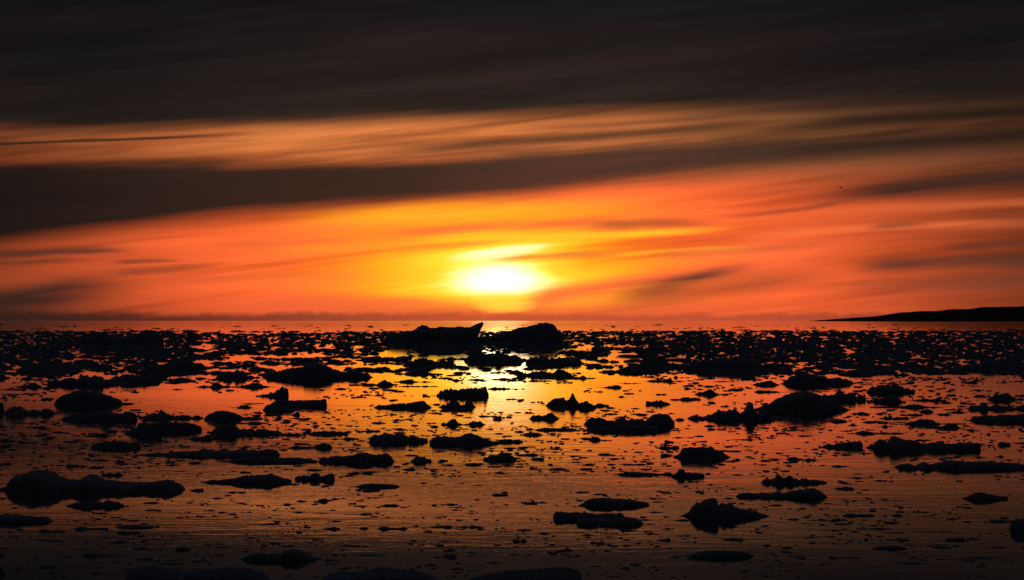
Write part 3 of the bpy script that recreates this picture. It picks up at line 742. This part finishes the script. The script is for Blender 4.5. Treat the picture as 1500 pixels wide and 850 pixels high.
F('long dark floe swelling into a thick right end', 730, '1078,729 1081,723 1090,721.4 1100,721.6 1114,722 1130,721 1146,720.6 1160,719.4 1178,716 1190,714 1200,717.6 1208,723 1213,728', 'thick ended floe', rag=0.4)
F('long bluish ridge of ice with a double peak at its left end', 660, '1279,652 1284,645 1290,641 1296,643.4 1301,646.6 1304,643 1308,638.8 1320,641 1332,643 1344,645 1353,648.8 1366,646.2 1376,647 1388,648.8 1412,647.4 1424,648.4 1433,647.8 1436,653', 'double peaked ridge', rag=0.35)
F('low dark slab of ice', 656, '1199,653.6 1208,651 1216,649.4 1228,648.6 1240,647.4 1254,647 1260,645.8 1264,650')
F('low link of ice', 658.6, '1262,657 1272,653.6 1280,651 1286,654')
F('very long low rampart of ice with two round boulders on its left part', 688, '1307,687.4 1310,683.6 1314,680.4 1324,678.8 1332,677.4 1338,680.8 1346,682 1351,679.4 1355,677 1359,678.8 1363,681 1376,677.6 1394,674.4 1410,675.8 1440,674.8 1464,677.6 1480,676.8 1500,680.6 1522,683 1534,687', 'long rampart', rag=0.4)
F('fish shaped floe with a forked tail on its right, alone in dark water', 732, '1410,730.4 1416,727 1424,724 1430,721.4 1438,721 1450,723.6 1460,726 1468,726 1476,727', 'fish shaped floe', rag=0.4)
F('low strip floe with a crested left half', 638, '1241,637.6 1252,634.6 1266,631.6 1274,632.6 1282,634 1298,633.6 1312,632.8 1324,634')
F('clawed clump of ice', 655, '1460,653.6 1463,648 1470,646.6 1478,648 1481,653')
F('thin dark ice sliver', 650.6, '1478,650 1490,648.4 1505,648.4')
F('low dark ice lens', 685, '1215,684 1224,681.8 1236,681.8 1249,683.6')
F('low dark ice lens', 695.6, '1246,695 1252,693.2 1262,693.6 1267,694.6')
F('low wide ice strip', 702.6, '1235,702 1246,699.6 1256,698.6 1268,700.6 1280,701')
F('dark ice nub', 708.6, '1226,708 1232,705.4 1240,705.8 1244,707.6')
F('flat almond of ice', 718.6, '1218,717.4 1230,714.6 1242,713.2 1250,715 1252,717')
F('dark ice nub', 709, '1188,707.6 1196,703.6 1206,704.6 1210,707')
F('dark ice nub', 665.6, '1230,664.8 1236,662.8 1244,664.4')
F('dark ice nub', 666, '1261,665.4 1264,662.8 1270,664 1278,664.6')
F('thin dark ice sliver', 632.6, '1231,632 1240,630.8 1248,632')
F('small ice lens', 673.6, '1350,673 1356,671.6 1364,672.6')
F('dark ice nub', 670.6, '1457,669.6 1464,667 1469,668.4 1470,670')
F('thin dark ice sliver', 675.6, '1469,675 1478,672.8 1486,674.4')
F('flat block of ice with square ends', 758.4, '1234,756.6 1237,753.4 1246,752.6 1256,753.8 1268,753.2 1279,753.4 1281,756', 'square ended block', rag=0.3)
F('thin joined ice strip', 764.6, '1181,764 1192,761.8 1210,762 1226,761.2 1241,762')
F('small eye shaped ice floe', 757.6, '1303,756.6 1310,753.4 1317,753 1326,756.6')
F('flat ice ledge', 766.6, '1440,765 1448,763 1462,761.6 1480,761.4 1490,763')
F('dark block of ice half cut by the right edge', 778, '1479,775 1481,766 1487,759.4 1500,758 1518,759 1522,770', 'right edge block', rag=0.4)
F('faint thin ice strip', 778.6, '1197,778 1210,776.4 1230,776 1248,777.6')
F('faint thin ice strip', 777, '1253,776.4 1270,774 1284,773.8 1300,774.4')
F('faint thin ice strip', 782, '1296,781.4 1310,779.6 1328,781')
F('faint thin ice strip', 780.6, '1335,780 1356,778.4 1380,778.6 1400,780')
F('faint dark ice lump', 794, '1297,793 1308,789.8 1318,788 1330,788.6 1335,792')
F('faint dark ice lens', 807, '1276,805.6 1286,801.4 1300,799.4 1316,799.8 1326,801.6 1329,805')
F('faint two part ice bar', 820, '1212,819 1216,815 1226,815 1232,817 1244,816.4 1260,819')
F('faint long ice lens', 828, '1308,827 1318,823.6 1334,823 1350,824.4 1361,827')
F('faint branching ice scrap', 794, '1376,792 1388,788.6 1400,787.8 1412,788')
F('faint branching ice scrap', 799.6, '1368,799 1382,797.4 1392,798.6')
F('faint branching ice scrap', 791.6, '1414,790.6 1422,787.8 1434,789.6')
F('faint long ice strip', 819.6, '1406,819 1420,816.6 1440,816.4 1454,818')
F('low oval ice pad', 793, '1054,792.4 1062,789.6 1076,788.6 1088,789.4 1095,791.6', 'low oval pad', rag=0.2)
F('long smooth bluish cigar of ice in the darkest front water', 817, '1001,816 1016,811 1030,807 1052,805.4 1066,805.8 1080,807 1094,809 1102,812 1105,815', 'bluish front cigar', rag=0.2)
F('faint dark ice lump', 794, '963,793 972,790 979,788 983,791')
F('small faint ice bar', 801, '910,800 916,797.4 922,798.6 923,800')
F('dark flat ice bar', 779, '906,778 912,775.4 924,776 933,777.6')
F('dark flat ice bar', 776.6, '969,776 976,773.6 986,774 988,776')
F('dark flat ice bar', 772, '1115,771.4 1120,769.4 1127,771')
F('dark flat ice bar', 783, '879,782 888,780.4 900,780.6 902,782')
# ---- left foreground
F('largest foreground floe at the left edge, with a high hump and long low back', 722, '-4,716 4,712.6 12,710 18,698 24,693 34,692.4 44,692 48,687.8 58,689.6 70,689.6 76,693 82,696.6 90,698.6 92,697 94,700.6 106,702 114,702.4 122,698 128,694.4 132,692.8 138,694.2 143,698 148,702 160,702.6 172,703 182,704.6 192,706 206,705.6 220,705.2 230,703.6 238,703 244,700.8 252,702 258,704 264,706.6 268,710 271,716', 'high humped floe', rag=0.3)
F('ragged dark ice piece', 742.6, '96,740 106,736.6 114,734.4 128,732.6 146,733 160,734 170,735.6 181,739', 'ragged dark piece')
F('low ice pad', 699.6, '143,698.6 150,694.4 160,692.4 174,692 180,695.6 182,698')
F('small log with an upturned left end', 686, '96,685 98,680.4 101,678.6 106,681.8 116,681.6 128,681.4 130,684', 'upturned small log')
F('thin dark ice sliver', 685.6, '129,685 138,682.8 150,683 157,684.6')
F('thin dark ice sliver', 676, '129,675.4 138,673.4 152,673 159,675')
F('short dark ice bar', 678, '164,677 172,674.8 180,674.6 184,677')
F('short dark ice bar', 677, '84,676.4 90,674.6 96,676')
F('short dark ice bar', 687, '199,686 202,683.4 208,685 213,686.4')
F('thin dark ice sliver', 691.6, '254,691 262,689.8 272,690.4')
F('small dark ice barrel', 721, '277,720 280,716.4 288,715.8 297,715.6 299,719', 'small ice barrel')
F('thin dark ice sliver', 703.6, '273,703 280,702 284,703')
F('dark flat shelf of ice cut by the left edge', 766, '-40,760 -10,754.6 10,753.4 22,752.8 34,755.6 50,756.4 60,755.4 70,757.4 78,762', 'left edge shelf', rag=0.3)
F('long low floe with a thick left end', 778, '106,776.4 112,772.4 122,771.6 132,773.2 146,773.6 157,772.6 159,775', 'thick left ended bar')
F('flat topped ice floe with a thin right tip', 776, '167,774 174,770.4 186,769.6 200,769 214,770.4 226,771.4 234,772.6', 'thin tipped flat floe')
F('stub of ice', 783.6, '171,782 174,777.4 190,776.8 202,778.4 207,782')
F('small dark ice bar', 780, '73,779 78,776.8 90,776.6 95,778')
F('faint dark ice bar', 818, '120,817 123,812 132,811 146,812.4 158,813.6 172,813.2 188,814.6', 'faint ragged bar')
F('faint dark ice oval', 808, '253,806.4 258,802.4 268,801 276,802.6 280,806')
F('faint dark ice oval', 796, '166,795 174,791.6 186,791.6 193,794')
F('faint thin ice strip', 831.6, '57,831 68,828.4 80,828.6 90,830.6')
F('faint thin ice strip', 828, '228,827 240,824.4 256,824.4 268,826.6')
F('faint thin ice strip', 792, '207,791.4 220,789.6 236,790.6')
F('dark rounded ice snout', 842, '-20,836 -8,830 2,830.4 6,835 8,840')
F('large bluish ice hump cut by the bottom edge left of centre', 866, '182,848 192,833.6 206,829.6 220,827.6 236,829 250,831 262,834 272,835.6 280,832 300,833 316,831 334,828 350,829.6 366,831 378,835 388,841 402,850 410,860', 'wide bottom hump', rag=0.25)
F('low dark floe with two humps standing above the wide bottom hump', 822, '353,819 362,813 374,809 382,809.6 390,811 402,810.6 413,810 418,806 428,804 438,802.8 446,806.6 452,811 462,816 466,820', 'two humped dark floe', rag=0.4)
F('faint thin ice strip', 801.6, '409,801 420,798.4 432,800')
F('faint dark ice bar', 823, '471,822 478,819 490,819.6 498,821.6')
F('faint long bluish ice strip', 815.6, '518,814.6 530,811.4 548,811.4 567,813.6')
F('bluish ice mound cut by the bottom edge at the centre', 866, '462,856 472,845 482,838 496,836.4 512,837.4 530,835.6 546,832.4 560,830.4 576,832 592,833 606,834 618,835 630,840 644,848 656,858', 'central bottom mound', rag=0.25)
F('smooth bluish slab cut by the bottom edge, right of the central bottom mound', 866, '672,858 684,848 700,842 714,839 730,836 750,834.2 770,832.8 790,831 812,830 830,830.4 844,832 850,836 853,850', 'bottom right slab', rag=0.2)
F('small spindle of ice', 777.4, '473,776.4 480,773.4 486,772.2 495,772.8 498,775.6')
F('small rounded ice block', 776, '523,775.6 528,773 536,772.8 540,774.6')
F('flat bar of ice with rounded ends', 777.6, '552,776 557,772.6 566,771.6 580,772.4 592,771.8 598,775', 'round ended bar')
F('frayed ice knot', 774.6, '646,773.4 650,769.6 658,769.4 664,772.6')
F('frayed long ice strip', 774.6, '667,773.6 680,770.8 694,770.2 706,770.6 710,772.6')
F('low bulging ice spindle', 770, '373,769.4 384,768 394,766.4 404,768 411,769.4')
F('dark ice chip', 741, '411,740.4 418,737.6 426,738 433,740')
F('dark ice chip', 736, '433,735.6 440,732.6 449,734')
F('bulky small chunk with a flat tail on its left', 737.4, '449,737 458,735 464,733.6 467,730.6 472,729.6 479,730 481,735', 'bulky small chunk')
F('dark ice chip', 739, '507,738.4 514,736.6 522,736.6')
F('thin ice blade', 730.6, '533,730 544,728.6 556,728.6 561,730')
F('thin ice blade', 755.4, '503,755 520,753.6 532,752.2 546,752.6')
F('thin ice blade', 752, '428,751.4 436,749.6 448,750.6')
F('thin ice blade', 752.6, '458,752 470,751.2 484,751.6')
F('thin ice blade', 765, '478,764.4 488,762.6 500,763.6')
F('thin ice blade', 759, '564,758.6 572,757 582,758')
F('flat ice brick floating alone in open orange brown water', 727.4, '720,726 723,723.2 734,723.6 743,723.4 745,726', 'lone ice brick', rag=0.2)
F('winged ice chip', 741, '646,740.6 654,738.8 660,737.8 672,739.2')
F('thin ice blade', 736.6, '754,736 764,734.8 772,735.6')
F('thin ice blade', 733.6, '766,733 776,731.8 783,732.6')
F('bow tie shaped dark ice scrap', 796, '749,795 752,789.4 760,791 768,788.6 772,793')
F('paired dark ice scrap', 818.6, '647,817.6 650,810.8 656,812.6 664,812 669,816')
F('dark ice strip', 826, '711,825 722,822.8 734,824.6')
F('dark ice strip', 780, '728,779.4 740,777.4 752,779')
F('dark ice chip', 749.6, '298,749 304,746.6 312,746 316,749')
F('dark ice chip', 758, '290,757.4 298,755.4 304,757')
F('thin ice blade', 752, '946,751.6 958,749.6 976,750.6')
F('wavy thin ice blade', 732, '946,731 956,729.8 964,731 974,730.6')
F('faint dark ice chip', 826.6, '665,826 670,823.8 676,825.6')


def box(p): 
    xs = [q[0] for q in p[4]]
    return min(xs), max(xs), min(q[1] for q in p[4]), p[3]


def label_all():
    """every floe without a label of its own is described by its shape and its place beside a named floe"""
    marks = [f for f in FLOES if f[2]]
    used = {}
    out = {}
    for i, f in enumerate(FLOES):
        if f[2]:
            out[i] = f[1]; used[f[1]] = i
    order = sorted((i for i, f in enumerate(FLOES) if not f[2]), key=lambda i: -(box(FLOES[i])[1] - box(FLOES[i])[0]))
    ordinals = ['second nearest', 'third nearest', 'fourth nearest', 'fifth nearest', 'sixth nearest', 'seventh nearest']
    for i in order:
        f = FLOES[i]
        x0, x1, y0, y1 = box(f); cx, cy = (x0 + x1) / 2, (y0 + y1) / 2
        cand = []
        for m in marks:
            a0, a1, b0, b1 = box(m)
            gx = max(a0 - cx, 0, cx - a1); gy = max(b0 - cy, 0, cy - b1)
            d = math.hypot(gx, gy * 2.2)
            if gx == 0:
                rel = 'just in front of' if cy > (b0 + b1) / 2 else 'just behind'
            elif gy < 5:
                rel = 'to the left of' if cx < a0 else 'to the right of'
            elif cy > b1:
                rel = 'in front and left of' if cx < a0 else 'in front and right of'
            else:
                rel = 'behind and left of' if cx < a0 else 'behind and right of'
            if d > 70: rel = rel.replace('just ', 'well ') if rel.startswith('just') else 'far ' + rel
            cand.append((d, rel, m[2]))
        cand.sort()
        txt = None
        for d, rel, nk in cand[:4]:
            t = '%s %s the %s' % (f[1], rel, nk)
            if t not in used: txt = t; break
        if txt is None:
            d, rel, nk = cand[0]
            for o in ordinals:
                t = '%s, %s, %s the %s' % (f[1], o, rel, nk)
                if t not in used: txt = t; break
        used[txt] = i
        out[i] = txt
    return out


LABELS = label_all()
#LABELDBG
for i, (name, text, nick, yw, pts, k) in enumerate(FLOES):
    wpx = pts[-1][0] - pts[0][0]
    loc, v, fc = floe_mesh(pts, yw, i + 11, **k)
    mat = M_SNOW if (i * 7) % 5 == 0 else M_ICE
    nm = name if name == 'iceberg' or wpx > 24 else 'ice_chunk'
    o = link_mesh(nm, v, fc, mat, False, loc)
    cat = {'iceberg': 'iceberg', 'ice_floe': 'ice floe', 'ice_chunk': 'ice chunk'}[nm]
    grp = {'iceberg': 'icebergs on the far side of the ice belt', 'ice_floe': 'ice floes drifting on the sunset sea',
           'ice_chunk': 'small ice chunks scattered between the floes'}[nm]
    tag(o, LABELS[i], cat, grp)


# ------------------------------------------------------------------ brash ice: thousands of bits nobody could count, one mesh
def brash():
    g = np.random.default_rng(5)
    T = []                                          # rows: px, yw, width px, height px

    def vnoise(x, y, s): return mn.noise(Vector((x, y, s)))

    # the ice belt
    n = 0
    while n < 20500:
        x = g.uniform(-260, 1760)
        y = 485.5 + 63 * g.random() ** 1.05
        yd = y - HZ
        # open leads: long thin gaps, more of them near the middle and lower rows
        lead = vnoise(x / 55.0, yd * 0.20, 1.0) + 0.6 * vnoise(x / 19.0, yd * 0.5, 4.0)
        dens = 0.46
        if y > 508: dens -= 0.010 * (y - 508)
        if 560 < x < 900 and y > 511: dens -= 0.20
        if 380 < x < 620 and y > 508: dens -= 0.10
        if x > 1000: dens += 0.30
        if x < 260: dens += 0.20
        if x > 1000 and 500 < y < 545: dens -= 0.45 * max(0, vnoise(x / 90.0, y / 9.0, 8.0))
        if y < 503: dens += 0.44
        if y < 488: dens -= 0.20
        if y < 490 and x < 560: dens -= 0.35
        if lead > dens - 0.12: continue
        w = min(42.0, max(3.0, g.lognormal(1.95, 0.55) * (0.75 if y < 500 else 0.9)))
        h = min(w * g.uniform(0.05, 0.18), 1.1 + (y - 484) * 0.034) + 0.35
        T.append((x, y, w, h)); n += 1
    # far sparse lines of ice beyond the belt
    for _ in range(330):
        x = g.uniform(-260, 1760)
        y = 474.5 + 11.5 * g.random() ** 0.45
        if x > 300 and g.random() < 0.55 and y > 479 and x < 1000: continue
        T.append((x, y, g.uniform(3, 14), g.uniform(0.3, 0.9)))
    # scattered chips between the floes, drawn out into loose rows
    n = 0
    while n < 5600:
        x = g.uniform(-200, 1700); y = 546 + 300 * g.random() ** 1.8
        c = vnoise(x / 120.0, y / 12.0, 2.0) + 0.5 * vnoise(x / 45.0, y / 4.0, 6.0)
        lim = 0.06
        if 1230 < x and 565 < y < 660: lim = -0.20
        if x < 260 and 610 < y < 690: lim = -0.16
        if 300 < x < 640 and 605 < y < 645: lim = -0.18
        if 600 < x < 1200 and 645 < y < 700: lim = -0.10
        if 370 < x < 820 and 725 < y < 765: lim = -0.02
        if 562 < y < 600 and x < 1000: lim = 0.26
        if 562 < y < 600 and 700 < x < 1000: lim = 0.4
        if 700 < y < 730: lim = 0.30
        if y > 775: lim = 0.0
        if 600 < y < 700: lim -= 0.08
        if c < lim: continue
        w = min(24.0, max(2.5, g.lognormal(1.75, 0.6)))
        h = g.uniform(0.4, 1.0) + w * g.uniform(0.01, 0.06)
        T.append((x, y, w, h)); n += 1

    T = np.array(T)
    N = len(T)
    px, yw, wp, hp = T.T
    d = CAM_H * FPX / (yw - HZ)
    mpp = d / FPX
    W_ = wp * mpp; H_ = hp * mpp
    D_ = W_ * g.uniform(0.35, 0.75, N)
    D_ = np.minimum(D_, 3.0)
    X = (px - 750) * mpp
    na = 9
    ang = np.linspace(0, 2 * np.pi, na, endpoint=False)
    rings = [(1.0, -0.25), (1.0, 0.28), (0.78, 0.72), (0.38, 0.96)]
    V = []
    for rr, zz in rings:
        jr = rr * g.uniform(0.72, 1.22, (N, na))
        jz = zz * np.where(zz > 0, g.uniform(0.55, 1.35, (N, na)), 1.0)
        vx = X[:, None] + 0.5 * W_[:, None] * jr * np.sign(np.cos(ang)) * np.abs(np.cos(ang)) ** 0.8
        vy = d[:, None] + 0.5 * D_[:, None] * jr * np.sin(ang)
        vz = H_[:, None] * jz
        V.append(np.stack([vx, vy, vz], -1))
    top = np.stack([X + W_ * g.uniform(-0.2, 0.2, N), d, H_ * g.uniform(0.8, 1.25, N)], -1)[:, None, :]
    V = np.concatenate(V + [top], 1)                # N, 4*na+1, 3
    nv = 4 * na + 1
    quads, tris = [], []
    for r in range(3):
        for a in range(na):
            b = (a + 1) % na
            quads.append((r * na + a, r * na + b, (r + 1) * na + b, (r + 1) * na + a))
    for a in range(na):
        tris.append((3 * na + a, 3 * na + (a + 1) % na, 4 * na))
    quads = np.array(quads); tris = np.array(tris)
    base = (np.arange(N) * nv)[:, None, None]
    Q = (quads[None] + base).reshape(-1); Tt = (tris[None] + base).reshape(-1)
    nq, ntr = len(Q) // 4, len(Tt) // 3
    me = bpy.data.meshes.new('brash_ice')
    me.vertices.add(N * nv)
    me.vertices.foreach_set('co', V.reshape(-1).astype(np.float32))
    me.loops.add(len(Q) + len(Tt))
    me.loops.foreach_set('vertex_index', np.concatenate([Q, Tt]).astype(np.int32))
    me.polygons.add(nq + ntr)
    me.polygons.foreach_set('loop_start', np.concatenate([np.arange(nq) * 4, nq * 4 + np.arange(ntr) * 3]).astype(np.int32))
    me.update(calc_edges=True)
    me.validate()
    me.materials.append(M_ICE)
    o = bpy.data.objects.new('brash_ice', me)
    COL.objects.link(o)
    tag(o, 'belt of dark crushed brash ice and loose chips across the sea', 'brash ice', kind='stuff')


brash()


# ------------------------------------------------------------------ the gull over the right half of the sea
def gull():
    D = 325.0
    s = D / FPX                                     # metres per pixel at that distance
    verts, faces = [], []

    def tube(path, n=10):
        """path: (x, y, z, rx, rz)"""
        b0 = len(verts)
        for (x, y, z, rx, rz) in path:
            for a in range(n):
                t = 2 * math.pi * a / n
                verts.append((x + rx * math.cos(t), y, z + rz * math.sin(t)))
        for i in range(len(path) - 1):
            for a in range(n):
                c = (a + 1) % n
                faces.append((b0 + i * n + a, b0 + i * n + c, b0 + (i + 1) * n + c, b0 + (i + 1) * n + a))
        faces.append(tuple(b0 + a for a in reversed(range(n))))
        faces.append(tuple(b0 + (len(path) - 1) * n + a for a in range(n)))

    # body runs along the line of sight, a little across it: bill, head, breast, belly, fan of the tail
    tube([(-0.02, -0.33, 0.01, 0.008, 0.008), (-0.02, -0.27, 0.015, 0.02, 0.02), (-0.015, -0.24, 0.03, 0.045, 0.048), (-0.01, -0.19, 0.025, 0.05, 0.052),
          (0, -0.14, 0.01, 0.06, 0.06), (0, -0.04, -0.01, 0.085, 0.085), (0, 0.08, -0.005, 0.075, 0.07), (0.005, 0.18, 0.0, 0.05, 0.04),
          (0.01, 0.26, 0.005, 0.055, 0.014), (0.015, 0.38, 0.0, 0.08, 0.006)])

    def wing(stations, t=0.012):
        """stations: (x, z, leading y, trailing y); an airfoil of eight points at each"""
        b0 = len(verts); n = 8
        for k, (x, z, yl, yt) in enumerate(stations):
            th = t * (1 - k / len(stations) * 0.7)
            for q, (f, hh) in enumerate([(0, 0), (0.15, 1.2), (0.45, 1.0), (0.8, 0.4), (1, 0), (0.8, -0.2), (0.45, -0.5), (0.15, -0.7)]):
                verts.append((x, yl + (yt - yl) * f, z + hh * th * 1.6))
        for i in range(len(stations) - 1):
            for a in range(n):
                c = (a + 1) % n
                faces.append((b0 + i * n + a, b0 + i * n + c, b0 + (i + 1) * n + c, b0 + (i + 1) * n + a))
        faces.append(tuple(b0 + a for a in reversed(range(n))))
        faces.append(tuple(b0 + (len(stations) - 1) * n + a for a in range(n)))

    wing([(-0.03, 0.03, -0.12, 0.08), (-0.14, 0.09, -0.15, 0.07), (-0.30, 0.14, -0.18, 0.05), (-0.44, 0.12, -0.15, 0.05), (-0.58, 0.05, -0.07, 0.06), (-0.68, -0.04, 0.03, 0.08)])
    wing([(0.03, 0.03, -0.12, 0.08), (0.12, 0.03, -0.15, 0.07), (0.24, -0.04, -0.18, 0.05), (0.34, -0.16, -0.14, 0.05), (0.43, -0.30, -0.06, 0.06), (0.52, -0.42, 0.03, 0.08)])
    verts = [(a * 1.25, b * 1.25, c * 1.25) for a, b, c in verts]
    z = CAM_H + (HZ - 274.8) / FPX * D
    o = link_mesh('gull', verts, faces, M_BIRD, True, ((1231.4 - 750) * s, D, z))
    tag(o, 'small dark bird gliding on bent wings in the orange sky on the right', 'bird')


gull()
